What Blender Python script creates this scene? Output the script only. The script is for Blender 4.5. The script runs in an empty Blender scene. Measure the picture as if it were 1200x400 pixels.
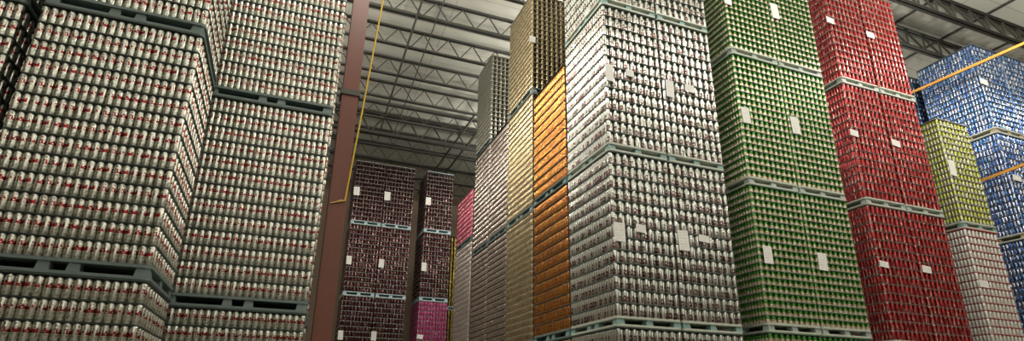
import bpy, math, random
import numpy as np
from mathutils import Matrix, Vector

random.seed(7)
C = bpy.context.scene.collection
EYE = 1.65                                   # camera height above the floor
PI = math.pi

# ------------------------------------------------------------------ camera
F, PITCH, ROLL, YAW, PY = 669.58, .334177, .01273702, .36780812, 242.1
cp, sp, cy, sy = math.cos(PITCH), math.sin(PITCH), math.cos(YAW), math.sin(YAW)
fwd = np.array([sy * cp, cy * cp, sp]); right = np.array([cy, -sy, 0.0]); up = np.cross(right, fwd)
c_, s_ = math.cos(ROLL), math.sin(ROLL)
right, up = c_ * right + s_ * up, -s_ * right + c_ * up
RW = np.array([right, -up, fwd])
cam_d = bpy.data.cameras.new('camera'); cam = bpy.data.objects.new('camera', cam_d); C.objects.link(cam)
cam.matrix_world = Matrix(((right[0], up[0], -fwd[0], 0), (right[1], up[1], -fwd[1], 0), (right[2], up[2], -fwd[2], EYE), (0, 0, 0, 1)))
cam_d.sensor_fit = 'HORIZONTAL'; cam_d.sensor_width = 36; cam_d.lens = 36 * F / 1200; cam_d.shift_y = (PY - 200) / 1200
cam_d.clip_end = 200
bpy.context.scene.camera = cam


def proj(P):
    """world points -> pixels of the 1200x400 frame, and depth"""
    P = np.asarray(P, float) - np.array([0, 0, EYE])
    c = P @ RW.T
    return 600 + F * c[..., 0] / c[..., 2], PY + F * c[..., 1] / c[..., 2], c[..., 2]


def hit(x, y, axis, val):
    """where the line of sight through a pixel of the photograph meets a real plane of the scene"""
    d = RW.T @ np.array([(x - 600) / F, (y - PY) / F, 1.0])
    if axis == 2: val -= EYE
    p = d * (val / d[axis]); p[2] += EYE
    return p


# ------------------------------------------------------------------ materials
class NT:
    def __init__(s, name):
        s.m = bpy.data.materials.new(name); s.m.use_nodes = True; s.t = s.m.node_tree
        s.b = s.t.nodes['Principled BSDF']

    def n(s, typ, **kw):
        o = s.t.nodes.new(typ)
        for k, v in kw.items():
            if k.startswith('i_'):
                kk = k[2:]; o.inputs[int(kk) if kk.isdigit() else kk].default_value = v
            else: setattr(o, k, v)
        return o

    def l(s, a, b): s.t.links.new(a, b)

    def math(s, op, a, b=None, c=None):
        o = s.n('ShaderNodeMath', operation=op)
        for i, v in enumerate((a, b, c)):
            if v is None: continue
            if isinstance(v, (int, float)): o.inputs[i].default_value = v
            else: s.l(v, o.inputs[i])
        return o.outputs[0]

    def mix(s, f, a, b):
        o = s.n('ShaderNodeMix', data_type='RGBA')
        for i, v in ((0, f), (6, a), (7, b)):
            if isinstance(v, (int, float)): o.inputs[i].default_value = v
            elif isinstance(v, tuple): o.inputs[i].default_value = (*v, 1)
            else: s.l(v, o.inputs[i])
        return o.outputs[2]

    def noise(s, vec, scale, detail=2):
        o = s.n('ShaderNodeTexNoise'); o.inputs['Scale'].default_value = scale; o.inputs['Detail'].default_value = detail
        if vec is not None: s.l(vec, o.inputs['Vector'])
        return o.outputs['Fac']


def plain(name, col, rough=.6, metal=0.0, var=.15, scale=6.0):
    k = NT(name)
    tc = k.n('ShaderNodeTexCoord')
    f = k.noise(tc.outputs['Object'], scale, 4)
    k.l(k.mix(f, tuple(c * (1 - var) for c in col), tuple(min(1, c * (1 + var)) for c in col)), k.b.inputs['Base Color'])
    k.b.inputs['Roughness'].default_value = rough; k.b.inputs['Metallic'].default_value = metal
    return k.m


def can_mat(name, bands, marks=(), rough=.3, metal=.75, tint=None):
    """printed aluminium: bands = [(from height, colour)...]; marks = [(colour, v0, v1, u0, u1, scale u, scale v, threshold, seed)]"""
    k = NT(name)
    uv = k.n('ShaderNodeUVMap', uv_map='print'); sep = k.n('ShaderNodeSeparateXYZ'); k.l(uv.outputs[0], sep.inputs[0])
    u, v = sep.outputs[0], sep.outputs[1]
    r = k.n('ShaderNodeValToRGB'); r.color_ramp.interpolation = 'CONSTANT'
    e = r.color_ramp.elements
    while len(e) < len(bands): e.new(.5)
    for i, (p, col) in enumerate(bands): e[i].position = p; e[i].color = (*col, 1)
    k.l(v, r.inputs[0]); col = r.outputs[0]
    cmb = k.n('ShaderNodeCombineXYZ')
    for (mc, v0, v1, u0, u1, su, sv, th, seed) in marks:
        cb = k.n('ShaderNodeCombineXYZ'); k.l(k.math('MULTIPLY', u, su), cb.inputs[0]); k.l(k.math('MULTIPLY', v, sv), cb.inputs[1]); cb.inputs[2].default_value = seed
        f = k.noise(cb.outputs[0], 1.0, 1.5)
        f = k.math('GREATER_THAN', f, th)
        for a, lo in ((v, v0), (u, u0)): f = k.math('MULTIPLY', f, k.math('GREATER_THAN', a, lo))
        for a, hi in ((v, v1), (u, u1)): f = k.math('MULTIPLY', f, k.math('LESS_THAN', a, hi))
        col = k.mix(f, col, mc)
    k.l(col, k.b.inputs['Base Color'])
    k.b.inputs['Roughness'].default_value = rough; k.b.inputs['Metallic'].default_value = metal
    return k.m


ALU = (.62, .62, .6)
KINDS = {}
# name: material, diameter, colour of sheets


def kind(key, mat, d, sheet, pallet, block): KINDS[key] = dict(mat=mat, d=d, sheet=sheet, pallet=pallet, block=block)


sh_dark = plain('sheet_dark_green', (.035, .055, .042), .45, 0)
sh_grey = plain('sheet_grey_green', (.08, .11, .09), .6, 0)
sh_green = plain('sheet_deep_green', (.09, .17, .10), .45, 0)
sh_brown = plain('sheet_brown', (.20, .13, .11), .5, 0)
sh_redd = plain('sheet_red', (.42, .05, .05), .5, 0)
sh_olive = plain('sheet_olive', (.27, .25, .18), .5, 0)
sh_navy = plain('sheet_navy', (.06, .09, .13), .45, 0)
sh_pale = plain('sheet_pale_green', (.34, .37, .33), .5, 0)
sh_black = plain('sheet_black_brown', (.02, .016, .012), .9, 0)
pl_teal = plain('pallet_teal_grey', (.15, .20, .19), .5, 0)
pl_light = plain('pallet_light_grey', (.56, .60, .52), .5, 0)
pl_blue = plain('pallet_pale_blue', (.42, .55, .58), .5, 0)
bl_teal = plain('block_teal', (.24, .38, .36), .5, 0)
bl_grey = plain('block_grey', (.36, .43, .39), .5, 0)
wood = plain('pallet_wood_tan', (.42, .33, .22), .7, 0)
paper = plain('tag_paper', (.85, .84, .78), .8, 0, .04)

white_txt = (.8, .78, .72)
NECK = (.5, .5, .47)
kind('striped', can_mat('can_white_red', [(0, NECK), (.04, (.58, .60, .53)), (.2, (.68, .70, .62)), (.93, NECK)],
     [((.30, .03, .03), .46, .70, .04, .46, 12, 8, .46, 1.3), ((.30, .03, .03), .46, .70, .56, .96, 12, 8, .48, 4.3), ((.34, .38, .31), .06, .42, 0, 1, 8, 6, .56, 2.2), ((.30, .26, .22), .72, .9, 0, 1, 7, 5, .6, 7.2)], .27, .85), .0735, sh_dark, pl_teal, pl_teal)
kind('silver', can_mat('can_silver_maroon', [(0, ALU), (.05, (.66, .68, .63)), (.93, ALU)],
     [((.20, .10, .10), .06, .55, .1, .38, 9, 5, .42, 5.1), ((.20, .11, .11), .06, .52, .6, .88, 9, 5, .44, 8.1), ((.80, .80, .75), .2, .8, .36, .5, 6, 10, .5, 3.3)], .25, .85), .0735, sh_grey, pl_light, bl_teal)
kind('green', can_mat('can_green_cream', [(0, ALU), (.05, (.80, .78, .60)), (.46, (.70, .70, .45)), (.52, (.04, .22, .02)), (.92, (.24, .28, .2))],
     [((.38, .05, .04), .2, .5, .08, .4, 10, 7, .52, 2.0), ((.38, .05, .04), .2, .5, .55, .9, 10, 7, .54, 6.0), ((.55, .60, .25), .5, .75, 0, 1, 8, 6, .6, 3.0)], .3, .55), .068, sh_green, pl_light, bl_grey)
kind('red', can_mat('can_red', [(0, ALU), (.05, (.45, .05, .052)), (.90, (.5, .28, .27)), (.95, ALU)],
     [((.66, .46, .40), .06, .55, .1, .3, 6, 4, .44, 1.0), ((.66, .46, .40), .06, .55, .58, .78, 6, 4, .46, 9.0), ((.07, .02, .02), .2, .8, .38, .55, 6, 4, .45, 7.0)], .27, .7), .068, sh_brown, pl_light, bl_grey)
kind('yellow', can_mat('can_yellow_green', [(0, ALU), (.05, (.52, .53, .46)), (.4, (.48, .52, .09)), (.9, (.5, .5, .4)), (.95, ALU)],
     [((.70, .70, .62), .4, .8, .1, .4, 8, 6, .48, 1.0), ((.45, .5, .08), .1, .4, .5, .9, 8, 6, .5, 2.0)], .28, .65), .068, sh_olive, pl_light, bl_teal)
kind('white', can_mat('can_white_grey', [(0, ALU), (.05, (.80, .79, .74)), (.92, ALU)],
     [((.34, .30, .28), .1, .6, .1, .3, 10, 6, .54, 1.0), ((.34, .30, .28), .1, .6, .6, .8, 10, 6, .54, 5.0)], .32, .5), .068, sh_redd, pl_light, bl_teal)
kind('blue', can_mat('can_blue_white', [(0, ALU), (.05, (.06, .14, .42)), (.90, (.5, .55, .68)), (.95, ALU)],
     [((.68, .70, .80), .06, .95, .06, .34, 4, 3, .45, 1.0), ((.68, .70, .80), .06, .95, .56, .84, 4, 3, .46, 4.0), ((.10, .26, .34), .1, .9, 0, 1, 4, 3, .6, 6.0)], .22, .8), .068, sh_navy, pl_light, wood)
kind('orange', can_mat('can_orange', [(0, ALU), (.05, (.62, .25, .04)), (.95, ALU)],
     [((.34, .11, .07), .15, .85, .05, .45, 7, 5, .47, 1.0), ((.34, .11, .07), .15, .85, .55, .95, 7, 5, .47, 4.0), ((.70, .42, .13), .1, .9, 0, 1, 7, 5, .56, 2.0)], .23, .85), .0735, sh_black, pl_teal, bl_teal)
kind('gold', can_mat('can_gold', [(0, ALU), (.05, (.50, .39, .23)), (.95, ALU)],
     [((.36, .27, .15), .2, .7, .1, .45, 8, 6, .5, 1.0), ((.62, .52, .34), .1, .9, .5, .95, 8, 6, .5, 3.0)], .25, .85), .068, sh_olive, pl_teal, bl_grey)
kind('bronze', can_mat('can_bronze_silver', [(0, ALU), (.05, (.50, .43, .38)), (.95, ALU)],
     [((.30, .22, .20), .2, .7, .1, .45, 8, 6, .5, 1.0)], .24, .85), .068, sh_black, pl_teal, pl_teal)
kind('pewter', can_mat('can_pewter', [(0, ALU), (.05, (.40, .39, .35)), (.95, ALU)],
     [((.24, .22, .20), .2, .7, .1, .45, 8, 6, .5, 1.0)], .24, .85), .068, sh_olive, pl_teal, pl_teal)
kind('pale', can_mat('can_pale_pink', [(0, ALU), (.05, (.58, .51, .49)), (.95, ALU)],
     [((.45, .33, .33), .2, .7, .1, .45, 8, 6, .5, 1.0)], .3, .75), .068, sh_olive, pl_teal, pl_teal)
kind('pink', can_mat('can_pink', [(0, ALU), (.05, (.50, .10, .16)), (.95, ALU)],
     [((.65, .42, .42), .2, .7, .1, .45, 8, 6, .5, 1.0)], .3, .6), .068, sh_brown, pl_teal, pl_teal)
kind('cola', can_mat('can_dark_maroon', [(0, (.2, .15, .14)), (.05, (.06, .018, .022)), (.88, (.22, .12, .11)), (.94, NECK)],
     [((.34, .20, .19), .12, .8, .1, .3, 5, 3, .45, 1.0), ((.34, .20, .19), .12, .8, .56, .76, 5, 3, .45, 3.0)], .26, .75), .062, sh_pale, pl_blue, pl_blue)  # paler upright stripes paint highlights into the maroon
kind('magenta', can_mat('can_magenta', [(0, ALU), (.05, (.42, .07, .20)), (.9, (.5, .3, .36)), (.95, ALU)],
     [((.62, .33, .45), .15, .7, .1, .4, 9, 5, .5, 1.0)], .3, .6), .062, sh_brown, pl_blue, pl_blue)
kind('amber', can_mat('can_amber', [(0, ALU), (.05, (.50, .36, .07)), (.95, ALU)],
     [((.10, .07, .03), .2, .8, .1, .6, 7, 5, .46, 1.0)], .3, .6), .068, sh_black, pl_blue, pl_blue)


# ------------------------------------------------------------------ mesh helpers
class MB:
    def __init__(s): s.v, s.f = [], []

    def quadbox(s, x0, x1, y0, y1, z0, z1):
        b = len(s.v)
        s.v += [(x, y, z) for z in (z0, z1) for (x, y) in ((x0, y0), (x1, y0), (x1, y1), (x0, y1))]
        s.f += [tuple(b + i for i in q) for q in ((3, 2, 1, 0), (4, 5, 6, 7), (0, 1, 5, 4), (1, 2, 6, 5), (2, 3, 7, 6), (3, 0, 4, 7))]

    def prism(s, pts, z0, z1, hole=None):
        n = len(pts); b = len(s.v)
        s.v += [(x, y, z0) for x, y in pts] + [(x, y, z1) for x, y in pts]
        s.f += [(b + i, b + (i + 1) % n, b + n + (i + 1) % n, b + n + i) for i in range(n)]
        if hole is None:
            s.f += [tuple(b + n - 1 - i for i in range(n)), tuple(b + n + i for i in range(n))]
        else:
            h = len(s.v); s.v += [(x, y, z0) for x, y in hole] + [(x, y, z1) for x, y in hole]
            s.f += [(h + (i + 1) % n, h + i, h + n + i, h + n + (i + 1) % n) for i in range(n)]
            s.f += [(b + (i + 1) % n, b + i, h + i, h + (i + 1) % n) for i in range(n)]
            s.f += [(b + n + i, b + n + (i + 1) % n, h + n + (i + 1) % n, h + n + i) for i in range(n)]

    def tube(s, pts, r, seg=8):
        pts = [Vector(p) for p in pts]; b = len(s.v)
        for i, p in enumerate(pts):
            d = (pts[min(i + 1, len(pts) - 1)] - pts[max(i - 1, 0)]).normalized()
            a = d.orthogonal().normalized() if i == 0 else (a - d * a.dot(d)).normalized()
            q = d.cross(a)
            s.v += [tuple(p + r * (math.cos(2 * PI * k / seg) * a + math.sin(2 * PI * k / seg) * q)) for k in range(seg)]
        for i in range(len(pts) - 1):
            for k in range(seg):
                k2 = (k + 1) % seg
                s.f.append((b + i * seg + k, b + i * seg + k2, b + (i + 1) * seg + k2, b + (i + 1) * seg + k))
        e = b + (len(pts) - 1) * seg
        s.f += [tuple(b + seg - 1 - k for k in range(seg)), tuple(e + k for k in range(seg))]

    def bar(s, a, b_, w, h):
        """flat or square bar from a to b"""
        a, b_ = Vector(a), Vector(b_); d = (b_ - a).normalized()
        side = d.cross(Vector((0, 1, 0))) if abs(d.y) < .9 else d.cross(Vector((0, 0, 1)))
        side.normalize(); q = d.cross(side); k = len(s.v)
        for p in (a, b_):
            s.v += [tuple(p + side * (sx * w / 2) + q * (sy * h / 2)) for sx, sy in ((-1, -1), (1, -1), (1, 1), (-1, 1))]
        s.f += [tuple(k + i for i in t) for t in ((3, 2, 1, 0), (4, 5, 6, 7), (0, 1, 5, 4), (1, 2, 6, 5), (2, 3, 7, 6), (3, 0, 4, 7))]

    def mesh(s, name, mat):
        m = bpy.data.meshes.new(name); m.from_pydata(s.v, [], s.f); m.materials.append(mat); m.update(); return m

    def build(s, name, mat, parent=None, loc=(0, 0, 0)): return link(name, s.mesh(name, mat), parent, loc)


def link(name, mesh, parent=None, loc=(0, 0, 0), rz=0):
    o = bpy.data.objects.new(name, mesh); C.objects.link(o)
    o.location = loc
    if rz: o.rotation_euler = (0, 0, rz)
    if parent is not None: o.parent = parent
    return o


def tag(o, label=None, cat=None, group=None, kd=None):
    if label: o['label'] = label
    if cat: o['category'] = cat
    if group: o['group'] = group
    if kd: o['kind'] = kd
    return o


def empty(name, loc):
    o = bpy.data.objects.new(name, None); C.objects.link(o); o.location = loc; o.empty_display_size = .2; return o


def rrect(x0, x1, y0, y1, r, n=4):
    out = []
    for cx, cy_, a in ((x1 - r, y0 + r, -90), (x1 - r, y1 - r, 0), (x0 + r, y1 - r, 90), (x0 + r, y0 + r, 180)):
        for i in range(n + 1):
            t = math.radians(a + 90 * i / n); out.append((cx + r * math.cos(t), cy_ + r * math.sin(t)))
    return out


# ------------------------------------------------------------------ cans
def can_arrays(r, h, seg):
    nk = min(.019, h * .14)
    prof = [(.82, 0), (.97, .004), (1, .010), (1, h - nk), (.94, h - nk * .5), (.85, h - .004), (.86, h), (.80, h)]
    V, Fc, U = [], [], []
    for (q, z) in prof:
        for k in range(seg):
            t = 2 * PI * k / seg; V.append((r * q * math.cos(t), r * q * math.sin(t), z))
    for i in range(len(prof) - 1):
        for k in range(seg):
            k2 = (k + 1) % seg
            Fc.append((i * seg + k, i * seg + k2, (i + 1) * seg + k2, (i + 1) * seg + k))
            a, b = k / seg, (k + 1) / seg
            v0, v1 = prof[i][1] / h, prof[i + 1][1] / h
            U += [(a, v0), (b, v0), (b, v1), (a, v1)]
    return np.array(V), np.array(Fc, int), np.array(U)


def finish_uv(m, U, mat):
    uv = m.uv_layers.new(name='print'); uv.data.foreach_set('uv', np.asarray(U, np.float32).ravel())
    m.polygons.foreach_set('use_smooth', np.ones(len(m.polygons), bool)); m.materials.append(mat); m.update()


CAN_CACHE = {}


def can_mesh(key, r, h):
    k = (key, round(r, 5), round(h, 5))
    if k not in CAN_CACHE:
        V, Fc, U = can_arrays(r, h, 14)
        n = len(V); seg = 14
        faces = [tuple(f) for f in Fc.tolist()] + [tuple(range(n - seg, n)), tuple(range(seg - 1, -1, -1))]
        U = np.vstack([U, np.tile((.5, .99), (seg, 1)), np.tile((.5, .01), (seg, 1))])
        m = bpy.data.meshes.new('can'); m.from_pydata(V.tolist(), [], faces); finish_uv(m, U, KINDS[key]['mat'])
        CAN_CACHE[k] = m
    return CAN_CACHE[k]


def mass_mesh(key, r, h, pos, rot, seg=10):
    V, Fc, U = can_arrays(r, h, seg)
    n, nv, nf = len(pos), len(V), len(Fc)
    c, s = np.cos(rot)[:, None], np.sin(rot)[:, None]
    X = V[None, :, 0] * c - V[None, :, 1] * s + pos[:, None, 0]
    Y = V[None, :, 0] * s + V[None, :, 1] * c + pos[:, None, 1]
    Z = V[None, :, 2] + pos[:, None, 2]
    co = np.stack([X, Y, Z], -1).reshape(-1, 3).astype(np.float32)
    fa = (Fc[None] + (np.arange(n) * nv)[:, None, None]).reshape(-1)
    m = bpy.data.meshes.new('cans')
    m.vertices.add(n * nv); m.vertices.foreach_set('co', co.ravel())
    m.loops.add(n * nf * 4); m.loops.foreach_set('vertex_index', fa.astype(np.int32))
    m.polygons.add(n * nf); m.polygons.foreach_set('loop_start', np.arange(0, n * nf * 4, 4, dtype=np.int32))
    m.update(calc_edges=True)
    finish_uv(m, np.tile(U, (n, 1)), KINDS[key]['mat'])
    return m


SHEETS, PALLETS = {}, {}
PH, TOPF, INS = .142, .018, .008
LOADS = []


def sheet_mesh(key, w, l, t, mat, inset=0.0):
    k = (key, round(w, 3), round(l, 3), t)
    if k not in SHEETS:
        b = MB(); b.prism(rrect(inset, w - inset, inset, l - inset, .05), 0, t); SHEETS[k] = b.mesh('layer_sheet', mat)
    return SHEETS[k]


def pallet(parent, key, w, l):
    K = KINDS[key]; k = (K['pallet'].name, round(w, 3), round(l, 3), K['block'].name)
    if k not in PALLETS:
        b = MB()
        b.prism(rrect(0, w, 0, l, .06), .112, PH - .001)
        b.prism(rrect(0, w, 0, l, .06), .001, .03, rrect(.13, w - .13, .13, l - .13, .04))
        deck = b.mesh('pallet', K['pallet'])
        def blk(x0, x1, y0, y1):
            q = MB(); t = .012
            q.v += [(x0, y0, .03), (x1, y0, .03), (x1, y1, .03), (x0, y1, .03), (x0 + t, y0 + t, .112), (x1 - t, y0 + t, .112), (x1 - t, y1 - t, .112), (x0 + t, y1 - t, .112)]
            q.f += [(3, 2, 1, 0), (4, 5, 6, 7), (0, 1, 5, 4), (1, 2, 6, 5), (2, 3, 7, 6), (3, 0, 4, 7)]
            return q.mesh('block', K['block'])
        long_x = w > l
        L = w if long_x else l
        S = l if long_x else w
        a = [(.01, .14), (L / 2 - .17, L / 2 - .06), (L / 2 + .06, L / 2 + .17), (L - .14, L - .01)]
        c = [(.01, .14), (S / 2 - .06, S / 2 + .06), (S - .14, S - .01)]
        bl = []
        for i, p in enumerate(a):
            for j, q in enumerate(c):
                bl.append(blk(*p, *q) if long_x else blk(*q, *p))
        PALLETS[k] = (deck, bl)
    deck, bl = PALLETS[k]
    o = link('pallet', deck, parent)
    for m in bl: link('block', m, o)
    return o


def load(key, x0, x1, y0, y1, z0, z1, n, label, group, faces='FL', along='Y', show=True, top=False, cat='pallet of cans'):
    """one pallet load: pallet, n layers of cans between layer sheets, top sheet. along: the axis on which the cans of a row touch"""
    K = KINDS[key]; w, l = x1 - x0, y1 - y0
    root = empty('pallet_load', (x0, y0, z0)); tag(root, label, cat, group)
    pallet(root, key, w, l)
    t = {'gold': .013, 'pewter': .015, 'orange': .015, 'bronze': .016, 'silver': .011, 'striped': .008, 'cola': .010}.get(key, .010)
    step = (z1 - z0 - PH - TOPF - .002) / n
    h = step - t - .001
    d0 = K['d']
    A, B = (l, w) if along == 'Y' else (w, l)
    A -= 2 * INS; B -= 2 * INS
    m = max(2, round(A / d0)); d = A / m; r = d / 2 * .985
    k = int((B - d) / (.866 * d)) + 1; s = (B - d) / (k - 1)
    cells = {}
    for i in range(k):
        odd = i % 2; deep = odd * (key in ('gold', 'pewter', 'cola', 'amber'))
        mm = m - odd - 2 * deep                  # deep: odd rows are short of a can at both ends, so the end faces show dark gaps
        for j in range(mm):
            a = INS + d / 2 + (j + deep) * d + odd * d / 2; b = INS + d / 2 + i * s
            px, py = (b, a) if along == 'Y' else (a, b)
            if along == 'Y': f = ('F' if j == 0 else '') + ('B' if j == mm - 1 else '') + ('L' if i == 0 else '') + ('R' if i == k - 1 else '')
            else: f = ('L' if j == 0 else '') + ('R' if j == mm - 1 else '') + ('F' if i == 0 else '') + ('B' if i == k - 1 else '')
            if set(f) & set(faces): cells[(i, j)] = (px, py, f, odd)
    loc, info = [], []
    for q in range(n):
        z = PH + q * step + .0005
        for (px, py, f, odd) in cells.values():
            loc.append((px, py, z)); info.append((f, odd))
    loc = np.array(loc); rng = np.random.default_rng(abs(hash(label)) % 9999 if False else sum(map(ord, label)))
    loc2 = loc.copy(); loc2[:, :2] += rng.uniform(-.0012, .0012, (len(loc), 2))
    rot = rng.uniform(0, 2 * PI, len(loc))
    single = np.zeros(len(loc), bool)
    if show:
        P = loc + np.array([x0, y0, z0 + h / 2]); px, py, dep = proj(P)
        nf = np.array([('F' in f) * (1.0 - .3 * o) * 1.0 for f, o in info]) * (P[:, 1] > 0)
        toL = np.array([('L' in f and x0 > 0) or ('R' in f and x1 < 0) for f, o in info])
        dx = np.abs(P[:, 0]) / np.hypot(P[:, 0], P[:, 1]); dy = P[:, 1] / np.hypot(P[:, 0], P[:, 1])
        size = np.maximum(nf * dy, toL * dx) / dep ** 2
        ok = (px > 2) & (px < 1198) & (py > -2) & (py < 402) & (dep > 0)
        if show == 'L': ok &= toL
        if show == 'T': ok &= py < 1e9
        size = np.where(ok, size, 0)
        pick = np.argsort(-size)[:100]; pick = pick[size[pick] > 0]
        if show == 'few': pick = pick[:30]
        single[pick] = True
        cm = can_mesh(key, r, h)
        for i in pick: link('can', cm, root, loc2[i], rot[i])
    tag(link('remaining_cans', mass_mesh(key, r, h, loc2[~single], rot[~single]), root), kd='stuff')
    sm = sheet_mesh((key, 's'), w, l, t, K['sheet'], .005)
    for q in range(1, n): link('layer_sheet', sm, root, (0, 0, PH + q * step - t))
    tm = sheet_mesh((key, 't', top), w, l, TOPF, K['pallet'] if top else K['sheet'])
    link('top_sheet', tm, root, (0, 0, z1 - z0 - TOPF - .001))
    LOADS.append(dict(root=root, x0=x0, x1=x1, y0=y0, z0=z0, z1=z1))
    return root


W = EYE
G = .004
TIER = ['lowest', 'second', 'third', 'top']


def column(key_of, x0, x1, y0, y1, zs, ns, labels, group, faces, along, shows, tops=None):
    for i in range(len(zs) - 1):
        if key_of[i] is None: continue
        load(key_of[i], x0 + G, x1 - G, y0 + G, y1 - G, zs[i] + W, zs[i + 1] + W, ns[i], labels[i], group, faces, along, shows[i], bool(tops and i == len(zs) - 2))


FLR = -EYE
# --- the stacks of white and red tall cans at the picture's left
g = 'pallet loads of tall white and red printed cans beside the brown column'
zA = [FLR, 1.05, 3.74, 6.43]
column(['striped'] * 3, -2.70, -1.24, 6.10, 7.37, zA, [13] * 3,
       ['lowest white and red can load of the front stack, under its lower teal pallet',
        'big middle white and red can load of the front stack, between two teal pallets',
        'upper white and red can load of the front stack, cut by the top edge'], g, 'FR', 'X', [True, True, True])
zB = [FLR, 1.02, 3.72, 6.42]
column(['striped'] * 3, -1.36, .215, 7.42, 8.72, zB, [13] * 3,
       ['lowest white and red can load beside the brown column, cut by the bottom edge',
        'middle white and red can load beside the brown column, between two pallets',
        'upper white and red can load beside the brown column, reaching the top edge'], g, 'FRL', 'X', [True, True, True])
column(['striped'] * 3, -4.32, -2.84, 6.16, 7.43, zA, [13] * 3,
       ['lowest white and red can load of the stack cut by the left edge',
        'white and red can load at the upper left corner, across a dark gap',
        'topmost white and red can load of the stack cut by the left edge'], g, 'FR', 'X', [False, True, False])
column(['striped'] * 3, -1.22, .285, 8.80, 10.1, zB, [13] * 3,
       ['lowest load of white and red cans behind the stack beside the brown column',
        'middle white and red can load, a sliver between its front stack and the brown column',
        'upper white and red can load, a sliver high up against the brown column'], g, 'FR', 'X', [False, 'few', 'few'])

# --- silver front stack, two columns
g = 'pallet loads of tall silver cans in the two-column front stack'
zs = [FLR, 1.06, 3.76, 6.515, 9.2]
for nm, xa, xb, y1 in (('corner column next to the orange stack', 4.29, 5.405, 8.46), ('column next to the green stack', 5.415, 6.545, 8.46)):
    column(['silver'] * 4, xa, xb, 7.0, y1, zs, [13] * 4,
           ['lowest silver can load at the bottom edge, ' + nm,
            'silver can load above the bottom pallets, ' + nm,
            'silver can load under the upper pallets, ' + nm,
            'silver can load cut by the top edge, ' + nm], g, 'FL', 'Y', [True] * 4)
# --- green
g = 'pallet loads of green and cream cans in the green stack'
zs = [FLR, 1.13, 3.62, 6.235, 8.83]
for nm, xa, xb in (('column nearer the silver stack', 7.03, 8.17), ('column nearer the red stack', 8.18, 9.32)):
    column(['green'] * 4, xa, xb, 7.0, 8.43, zs, [19] * 4,
           ['lowest load of green cans at the bottom edge, ' + nm,
            'green load with a tall white tag, above the bottom pallets, ' + nm,
            'green load between the middle and upper pallets, ' + nm,
            'green load above the upper pallets, cut by the top edge, ' + nm], g, 'FL', 'Y', [True, True, True, True])
# --- red
g = 'pallet loads of red cans in the red stack'
zs = [FLR, 1.0, 3.645, 6.265, 8.87]
for nm, xa, xb in (('column nearer the green stack', 9.83, 10.92), ('column nearer the yellow stack', 10.93, 12.03)):
    column(['red'] * 4, xa, xb, 7.0, 8.43, zs, [15] * 4,
           ['lowest load of red cans under the red stack, ' + nm,
            'dark red load under the lower red pallets, ' + nm,
            'red load between the two rows of red pallets, ' + nm,
            'brightest red load at the top edge, ' + nm], g, 'FL', 'Y', [False, True, True, True])
# --- yellow over white
g = 'pallet loads in the narrow stack between red and blue'
column(['white', 'white', 'yellow'], 12.54, 13.63, 7.0, 8.43, [FLR, .95, 3.51, 6.0], [16, 16, 17],
       ['lowest load of pale cans with red sheets, under the yellow and pale stack',
        'load of pale grey white cans with thin red sheets, right under the yellow load',
        'yellow green load of cans with rounded corners, on top of the pale cans'], g, 'FL', 'Y', [False, True, True])
# --- blue
g = 'pallet loads of blue and white cans in the blue stack at the right edge'
zs = [FLR, 1.1, 3.53, 6.06, 8.45]
for nm, xa, xb in (('corner column with visible side', 14.61, 15.66), ('column at the right edge', 15.67, 16.73)):
    column(['blue'] * 4, xa, xb, 7.0, 8.38, zs, [16] * 4,
           ['lowest load of blue cans, ' + nm,
            'dark blue load below the lower blue pallet, ' + nm,
            'blue load crossed by the lower orange rail, ' + nm,
            'shiny top blue load under the upper orange rail, ' + nm], g, 'FL', 'Y', [False, True, True, True])
column(['blue'] * 4, 14.61, 15.66, 8.58, 9.96, zs, [16] * 4,
       ['lowest blue load of the stack behind the blue corner stack', 'second blue load of the stack behind the blue corner stack',
        'third blue load of the stack behind the blue corner stack', 'top blue load, a sliver between red stack and blue corner stack'], g, 'FL', 'Y', [False, False, 'few', 'few'])
# --- the long row that runs back from the silver stack
g = 'pallet loads in the long row running back behind the silver stack'
XR0, XR1 = 4.29, 5.40
column(['orange'] * 3, XR0, XR1, 8.50, 9.98, [FLR, 1.05, 3.75, 6.21], [13, 13, 12],
       ['lowest load of orange cans, a strip at the bottom edge beside the silver stack',
        'dark orange load of cans below the pallet line, beside the silver stack',
        'bright orange load of cans with shining highlights, top of the orange stack'], g, 'FL', 'Y', ['L', 'L', 'L'])
column(['gold'] * 4, XR0, XR1, 10.05, 11.49, [FLR, 1.02, 3.70, 6.43, 9.07], [19] * 4,
       ['lowest load of gold tan cans behind the orange stack', 'gold tan load of cans below the pallet line, behind the orange stack',
        'gold tan load of cans above the pallet line, shining near its top', 'topmost gold tan load, the tall tower whose front rises above the orange cans'], g, 'FL', 'Y', ['L', 'L', 'L', True])
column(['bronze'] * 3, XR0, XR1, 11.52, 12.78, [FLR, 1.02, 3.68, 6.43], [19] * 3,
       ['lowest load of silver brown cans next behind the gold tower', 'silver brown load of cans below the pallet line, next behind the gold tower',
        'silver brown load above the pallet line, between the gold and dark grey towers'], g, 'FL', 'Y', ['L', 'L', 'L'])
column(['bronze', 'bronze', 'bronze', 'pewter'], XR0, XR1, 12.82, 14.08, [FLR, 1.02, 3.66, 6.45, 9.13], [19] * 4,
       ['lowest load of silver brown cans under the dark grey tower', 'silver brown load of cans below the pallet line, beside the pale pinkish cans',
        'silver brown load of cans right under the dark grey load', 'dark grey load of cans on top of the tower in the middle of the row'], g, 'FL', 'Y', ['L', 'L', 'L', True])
column(['pale', 'pale', 'pink'], XR0, XR1, 14.2, 15.72, [FLR, 1.3, 4.16, 5.68], [18, 20, 10],
       ['lowest load of pale pinkish cans at the far end of the row', 'pale pinkish grey load of cans under the pink load', 'half height load of pink red cans at the far end of the row'], g, 'FL', 'Y', ['L', 'L', 'L'])
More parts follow.
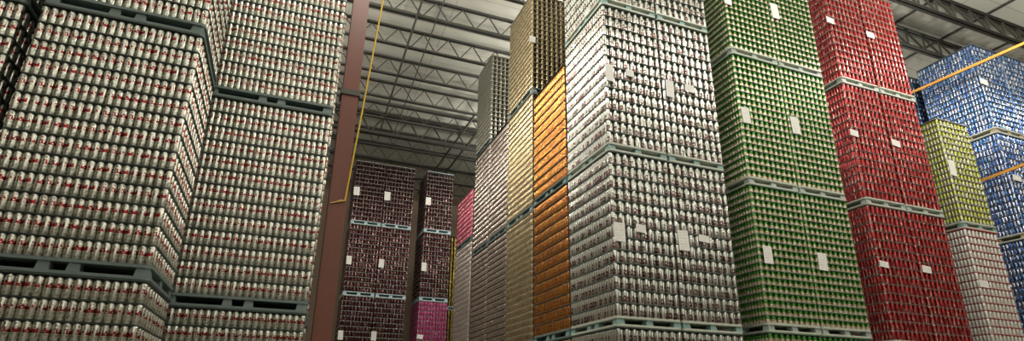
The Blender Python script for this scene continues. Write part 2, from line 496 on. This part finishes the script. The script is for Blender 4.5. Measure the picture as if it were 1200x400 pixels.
# --- far dark stacks
g = 'pallet loads of dark maroon cans far back beside the brown column'
zs = [FLR, .96, 3.55, 6.17, 8.66]
for nm, xa, xb in (('column nearer the brown column', 1.65, 2.765), ('right column of the wide dark stack', 2.775, 3.89)):
    column(['cola'] * 4, xa, xb, 20.6, 22.0, zs, [14] * 4,
           ['lowest dark maroon load, ' + nm, 'dark maroon load below the lower pale pallet, ' + nm,
            'dark maroon load between the pale blue pallets, ' + nm, 'topmost dark maroon load with shining upper rows, ' + nm], g, 'FL', 'Y', [False, True, True, True])
column(['magenta', 'magenta', 'cola', 'cola'], 4.35, 5.45, 20.6, 22.0, zs, [14] * 4,
       ['lowest load of magenta cans under the narrow dark stack', 'magenta pink load of cans at the foot of the narrow dark stack',
        'dark maroon load between the pallets of the narrow dark stack', 'topmost dark maroon load of the narrow dark stack, under a teal sheet'], g, 'FL', 'Y', [False, True, True, True], tops=True)
g = 'pallet loads of amber and black cans far back'
column(['amber'] * 3, 5.78, 6.88, 22.3, 23.7, [FLR, .96, 3.55, 6.6], [14, 14, 16],
       ['lowest amber and black load behind the narrow dark stack', 'amber and black load seen as a thin strip beside the magenta load',
        'upper amber and black load seen as a thin strip beside the narrow dark stack'], g, 'FL', 'Y', [False, True, True])

# ------------------------------------------------------------------ paper tags on the loads
tk = NT('tag_print'); uvn = tk.n('ShaderNodeTexCoord'); sp_ = tk.n('ShaderNodeSeparateXYZ'); tk.l(uvn.outputs['Generated'], sp_.inputs[0])
ln = tk.math('GREATER_THAN', tk.math('SINE', tk.math('MULTIPLY', sp_.outputs[2], 44.0)), .55)
nz = tk.n('ShaderNodeTexNoise'); nz.inputs['Scale'].default_value = 9; tk.l(uvn.outputs['Generated'], nz.inputs['Vector'])
f_ = tk.math('MULTIPLY', ln, tk.math('GREATER_THAN', nz.outputs[0], .5))
f_ = tk.math('MULTIPLY', f_, tk.math('GREATER_THAN', sp_.outputs[0], .12)); f_ = tk.math('MULTIPLY', f_, tk.math('LESS_THAN', sp_.outputs[0], .85))
tk.l(tk.mix(f_, (.92, .91, .87), (.68, .68, .66)), tk.b.inputs['Base Color']); tk.b.inputs['Roughness'].default_value = .75
TAGM = tk.m
TAGS = [(714, 85, 9, 19), (738, 86, 9, 7), (785, 104, 9, 19), (808, 104, 10, 8), (726, 272, 13, 22), (751, 268, 11, 9), (801, 282, 12, 23), (825, 280, 12, 8),
        (908, 13, 8, 16), (853, 1, 8, 8), (874, 135, 9, 18), (932, 147, 9, 19), (900, 299, 10, 20), (964, 307, 10, 20),
        (973, 24, 8, 6), (1020, 41, 8, 6), (1001, 156, 9, 7), (1050, 168, 9, 7), (1036, 310, 10, 7), (1086, 316, 10, 8),
        (1116, 197, 7, 17), (1153, 333, 10, 8), (1153, 96, 8, 6), (1185, 108, 8, 6), (1192, 209, 9, 6),
        (418, 224, 7, 10), (454, 230, 7, 10), (409, 305, 6, 10), (447, 309, 6, 10), (399, 393, 6, 11), (438, 394, 6, 11), (502, 236, 6, 9), (497, 313, 6, 10), (492, 395, 7, 5),
        (574, 118, 6, 6), (624, 46, 7, 7)]
for (px, py, w, h) in TAGS:
    best = None
    for L in LOADS:
        p = hit(px, py, 1, L['y0'] - .004)
        if L['x0'] <= p[0] <= L['x1'] and L['z0'] <= p[2] <= L['z1'] and p[1] > 0 and (best is None or L['y0'] < best[0]['y0']): best = (L, p)
    if best is None: continue
    L, p = best
    a = hit(px - w / 2, py, 1, p[1]); b = hit(px + w / 2, py, 1, p[1]); c = hit(px, py - h / 2, 1, p[1]); d = hit(px, py + h / 2, 1, p[1])
    ww, hh = abs(b[0] - a[0]), abs(c[2] - d[2])
    q = MB(); q.quadbox(-ww / 2, ww / 2, -.002, .002, -hh / 2, hh / 2)
    o = q.build('paper_tag', TAGM, L['root'], (p[0] - L['x0'], -.004 - .002, p[2] - L['z0']))
    o.rotation_euler = (0, random.uniform(-.06, .06) if h > w else random.uniform(.02, .12), 0)
    o['label'] = 'white paper tag'

# ------------------------------------------------------------------ building
def struct(o, label=None): o['kind'] = 'structure'; return tag(o, label) if label else o


X0, X1, Y0, Y1 = -16.0, 26.0, -32.0, 27.0
ZT, ZB, ZD = 10.12 + W, 9.52 + W, 10.16 + W
conc = plain('floor_concrete', (.45, .44, .41), .45, 0, .12, .5)
b = MB(); b.quadbox(X0, X1, Y0, Y1, -.2, 0); struct(b.build('floor', conc), 'grey concrete warehouse floor')
kd = NT('ceiling_deck'); tc = kd.n('ShaderNodeTexCoord'); s3 = kd.n('ShaderNodeSeparateXYZ'); kd.l(tc.outputs['Object'], s3.inputs[0])
fy = kd.math('FRACT', kd.math('DIVIDE', s3.outputs[1], .5)); seam = kd.math('LESS_THAN', fy, .045)
fx = kd.math('FRACT', kd.math('DIVIDE', s3.outputs[0], 3.1)); seam = kd.math('MAXIMUM', seam, kd.math('LESS_THAN', fx, .008))
base = kd.mix(kd.noise(tc.outputs['Object'], .6, 3), (.60, .60, .53), (.68, .68, .60))
kd.l(kd.mix(seam, base, (.42, .42, .37)), kd.b.inputs['Base Color']); kd.b.inputs['Roughness'].default_value = .7
b = MB(); b.quadbox(X0, X1, Y0, Y1, ZD, ZD + .15); struct(b.build('ceiling', kd.m), 'white ribbed metal roof deck')
wallm = plain('wall_panel_beige', (.26, .20, .14), .8, 0, .08, .4)
for nm, bx in (('wall_back', (X0, X1, Y1, Y1 + .2)), ('wall_left', (X0 - .2, X0, Y0, Y1)), ('wall_right', (X1, X1 + .2, Y0, Y1)), ('wall_front', (X0, X1, Y0 - .2, Y0))):
    b = MB(); b.quadbox(*bx, 0, ZD); struct(b.build(nm, wallm), 'plain beige warehouse wall, ' + {'wall_back': 'beyond the far dark stacks', 'wall_left': 'on the left side', 'wall_right': 'on the right side', 'wall_front': 'behind the viewer'}[nm])

steel = plain('joist_steel_grey', (.10, .10, .09), .5, .3)
steel2 = plain('girder_steel_dark', (.075, .072, .062), .5, .3)


def joist(y, xa, xb, pitch, chord, webr, label, group, mat, style='V', zb=ZB, heavy=1.0):
    root = empty('roof_joist', (xa, y, zb)); tag(root, label, 'roof joist', group)
    L = xb - xa; H = ZT - zb
    for nm, z, c in (('top_chord', H - chord * .5, chord), ('bottom_chord', 0, chord * heavy)):
        q = MB(); q.quadbox(0, L, -c * .75, -.006, z - c / 2, z - c / 2 + .012); q.quadbox(0, L, .006, c * .75, z - c / 2, z - c / 2 + .012)
        q.quadbox(0, L, -.016, -.006, z - c / 2, z + c / 2); q.quadbox(0, L, .006, .016, z - c / 2, z + c / 2)
        q.build(nm, mat, root)
    q = MB(); n = int(L / pitch)
    for i in range(n):
        x = i * pitch
        if style == 'V':
            q.bar((x, 0, 0), (x + pitch / 2, 0, H - chord), webr * 2, webr * 2); q.bar((x + pitch / 2, 0, H - chord), (x + pitch, 0, 0), webr * 2, webr * 2)
        else:
            q.bar((x, 0, 0), (x, 0, H - chord), webr * 2, webr * 2); q.bar((x, 0, H - chord), (x + pitch, 0, 0), webr * 2, webr * 2)
    q.build('web_lattice', mat, root)
    return root


ORD = ['first', 'second', 'third', 'fourth', 'fifth', 'sixth', 'seventh', 'eighth', 'ninth', 'tenth', 'eleventh', 'twelfth']
gj = 'open-web roof joists over the aisle'
ys = [10.97, 12.47, 13.94, 15.52, 17.0, 18.5, 20.6, 22.1, 23.6, 25.1]
for i, y in enumerate(ys):
    joist(y, -8.0, 8.6, .73, .075, .013, f'zigzag open-web roof joist over the aisle, {ORD[i]} from the top of the picture', gj, steel, heavy=1.5 if i == 1 else 1.0)
joist(19.25, -8.0, 8.6, .9, .15, .022, 'heavy dark roof girder crossing the aisle just above the far dark stacks', 'roof girders', steel2, zb=ZB - .25)
gr = 'heavy roof trusses above the blue stack'
for i, y in enumerate((7.36, 8.60)):
    joist(y, 8.9, 24.0, .68, .12, .02, ['dark roof truss nearer the top right corner, above the blue stack', 'dark roof truss passing just behind the top of the blue stack'][i], gr, steel2, 'N')
for i, x in enumerate((14.62, 16.55, 18.5)):
    q = MB(); q.quadbox(x - .03, x + .03, 4.0, 13.0, ZT + .002, ZD - .001)
    tag(q.build('roof_purlin', steel2), 'dark roof purlin crossing the trusses, ' + ['over the gap beside the red stack', 'over the blue corner', 'near the right edge'][i], 'roof purlin', 'roof purlins above the blue stack')
for x, r, nm in ((2.02, .03, 'thicker dark conduit running along the ceiling beside the yellow cable'), (2.53, .017, 'thin conduit running along the ceiling beside the thicker one')):
    q = MB(); q.tube([(x, 9.0, ZB - .07), (x + .1, 14.0, ZB - .07), (x + .25, 20.0, ZB - .07)], r, 8); tag(q.build('ceiling_conduit', steel), nm, 'conduit', 'ceiling conduits')
for i, (xa, xb) in enumerate(((5.1, 5.0), (5.6, 5.5))):
    q = MB(); q.tube([(xa, 17.0, ZB - .06), (xb, 25.5, ZB - .06)], .04, 8); tag(q.build('ceiling_conduit', steel2), ['dark pipe along the far ceiling over the narrow dark stack', 'dark pipe along the far ceiling close to the dark grey tower'][i], 'conduit', 'ceiling conduits')

# ------------------------------------------------------------------ brown column
brown = plain('column_red_brown', (.17, .052, .032), .45, 0, .2, 2.0)
yellow = plain('cable_yellow', (.72, .47, .05), .5, 0)
CX, CYY = .43, 7.95
root = empty('steel_column', (CX, CYY, 0)); struct(root, 'red brown steel column rising beside the white and red cans'); 
q = MB(); q.quadbox(-.118, .118, -.125, -.108, 0, ZB - .1); q.build('flange', brown, root)
q = MB(); q.quadbox(-.118, .118, .108, .125, 0, ZB - .1); q.build('flange', brown, root)
q = MB(); q.quadbox(-.007, .007, -.108, .108, 0, ZB - .1); q.build('web', brown, root)
q = MB(); q.quadbox(-.14, .14, -.15, -.1255, 5.95, 6.03); q.quadbox(-.14, -.1185, -.125, .125, 5.95, 6.03); q.quadbox(.1185, .14, -.125, .125, 5.95, 6.03); q.build('splice_band', steel2, root)
zb_ = hit(395, 236, 1, CYY - .13)[2]
q = MB(); q.tube([(-.09, -.137, zb_ - .04), (.0, -.138, zb_ - .01), (.10, -.14, zb_ + .02)], .011); q.tube([(.0, -.141, zb_ - .01), (.06, -.146, zb_ + .012)], .021)
q.build('brass_bracket', plain('brass', (.5, .33, .12), .35, .7), root)
pa = hit(404, 236, 1, CYY - .15); pb = hit(449, 0, 1, 7.6); dirv = (pb - pa); pc = pa + dirv * ((ZB - pa[2]) / dirv[2])
pd = hit(400, 400, 1, 8.0)
q = MB(); q.tube([tuple(pa), tuple(pa * .6 + pb * .4 + np.array([.0, 0, -.06])), tuple(pb), tuple(pc)], .0125, 8)
tag(q.build('hanging_cable', yellow), 'yellow cable hanging from the roof beside the brown column', 'cable')

# ------------------------------------------------------------------ orange rails in front of the blue stack
om = plain('rail_orange', (.80, .38, .07), .45, 0)
for (a, b2), lab in ((((1070, 108), (1200, 51)), 'upper orange rail crossing the top blue loads'), (((1150, 212), (1200, 193)), 'lower orange rail crossing the dark blue loads')):
    p, r_ = hit(*a, 0, 14.3), hit(*b2, 0, 14.3)
    d = r_ - p
    p2, r2 = p - d * .35, r_ + d * (1.6 / abs(d[1]))
    q = MB(); q.bar(p2, r2, .04, .06)
    tag(q.build('orange_rail', om), lab, 'rail', 'orange rails in front of the blue stack')

# ------------------------------------------------------------------ light
lampm = bpy.data.materials.new('lamp_glow'); lampm.use_nodes = True
bsdf = lampm.node_tree.nodes['Principled BSDF']; bsdf.inputs['Emission Color'].default_value = (1, .93, .8, 1); bsdf.inputs['Emission Strength'].default_value = 1


def lamp(x, y, z, power, size=.7, col=(1, .92, .78), kind_='AREA'):
    d = bpy.data.lights.new('unseen_overhead_light', kind_); d.energy = power; d.color = col
    if kind_ == 'AREA': d.shape = 'DISK'; d.size = size
    else: d.shadow_soft_size = size / 2
    o = bpy.data.objects.new('unseen_overhead_light', d); C.objects.link(o); o.location = (x, y, z); return o


LZ = 8.2 + W
for (x, y, p) in ((.7, 5.3, 280), (6.2, 2.6, 230), (.8, 8.9, 420), (-5.5, 4.0, 95), (-2.5, .5, 85), (6.8, 4.2, 120), (12.3, 5.0, 420), (18.5, 4.0, 260),  # includes an unseen lamp added to brighten the silver stack's front
                  (1, -4, 140), (8, -4, 150), (15, -4, 200), (-6, -4, 120), (1, -10, 180), (9, -10, 170), (-2, -18, 300), (6, -18, 250), (0, -26, 400),
                  (7.3, 11.3, 450), (6.5, 18.5, 150), (7.3, 14.0, 220), (-3.6, 12.0, 470), (-3.6, 15.0, 230), (18.0, 10.5, 40), (11.0, 12.0, 40)):  # unseen lamps added behind the stacks to brighten ceiling and dark loads
    lamp(x, y, LZ, p, .5, (1, .95, .85), kind_='POINT')
w = bpy.data.worlds.new('world'); bpy.context.scene.world = w; w.use_nodes = True
w.node_tree.nodes['Background'].inputs[0].default_value = (.9, .95, .9, 1); w.node_tree.nodes['Background'].inputs[1].default_value = .0

sc = bpy.context.scene
sc.view_settings.view_transform = 'Standard'; sc.view_settings.look = 'None'; sc.view_settings.exposure = 0; sc.view_settings.gamma = 1
sc.view_settings.use_curve_mapping = False
sc.cycles.use_denoising = True
sc.cycles.max_bounces = 8; sc.cycles.sample_clamp_indirect = 4
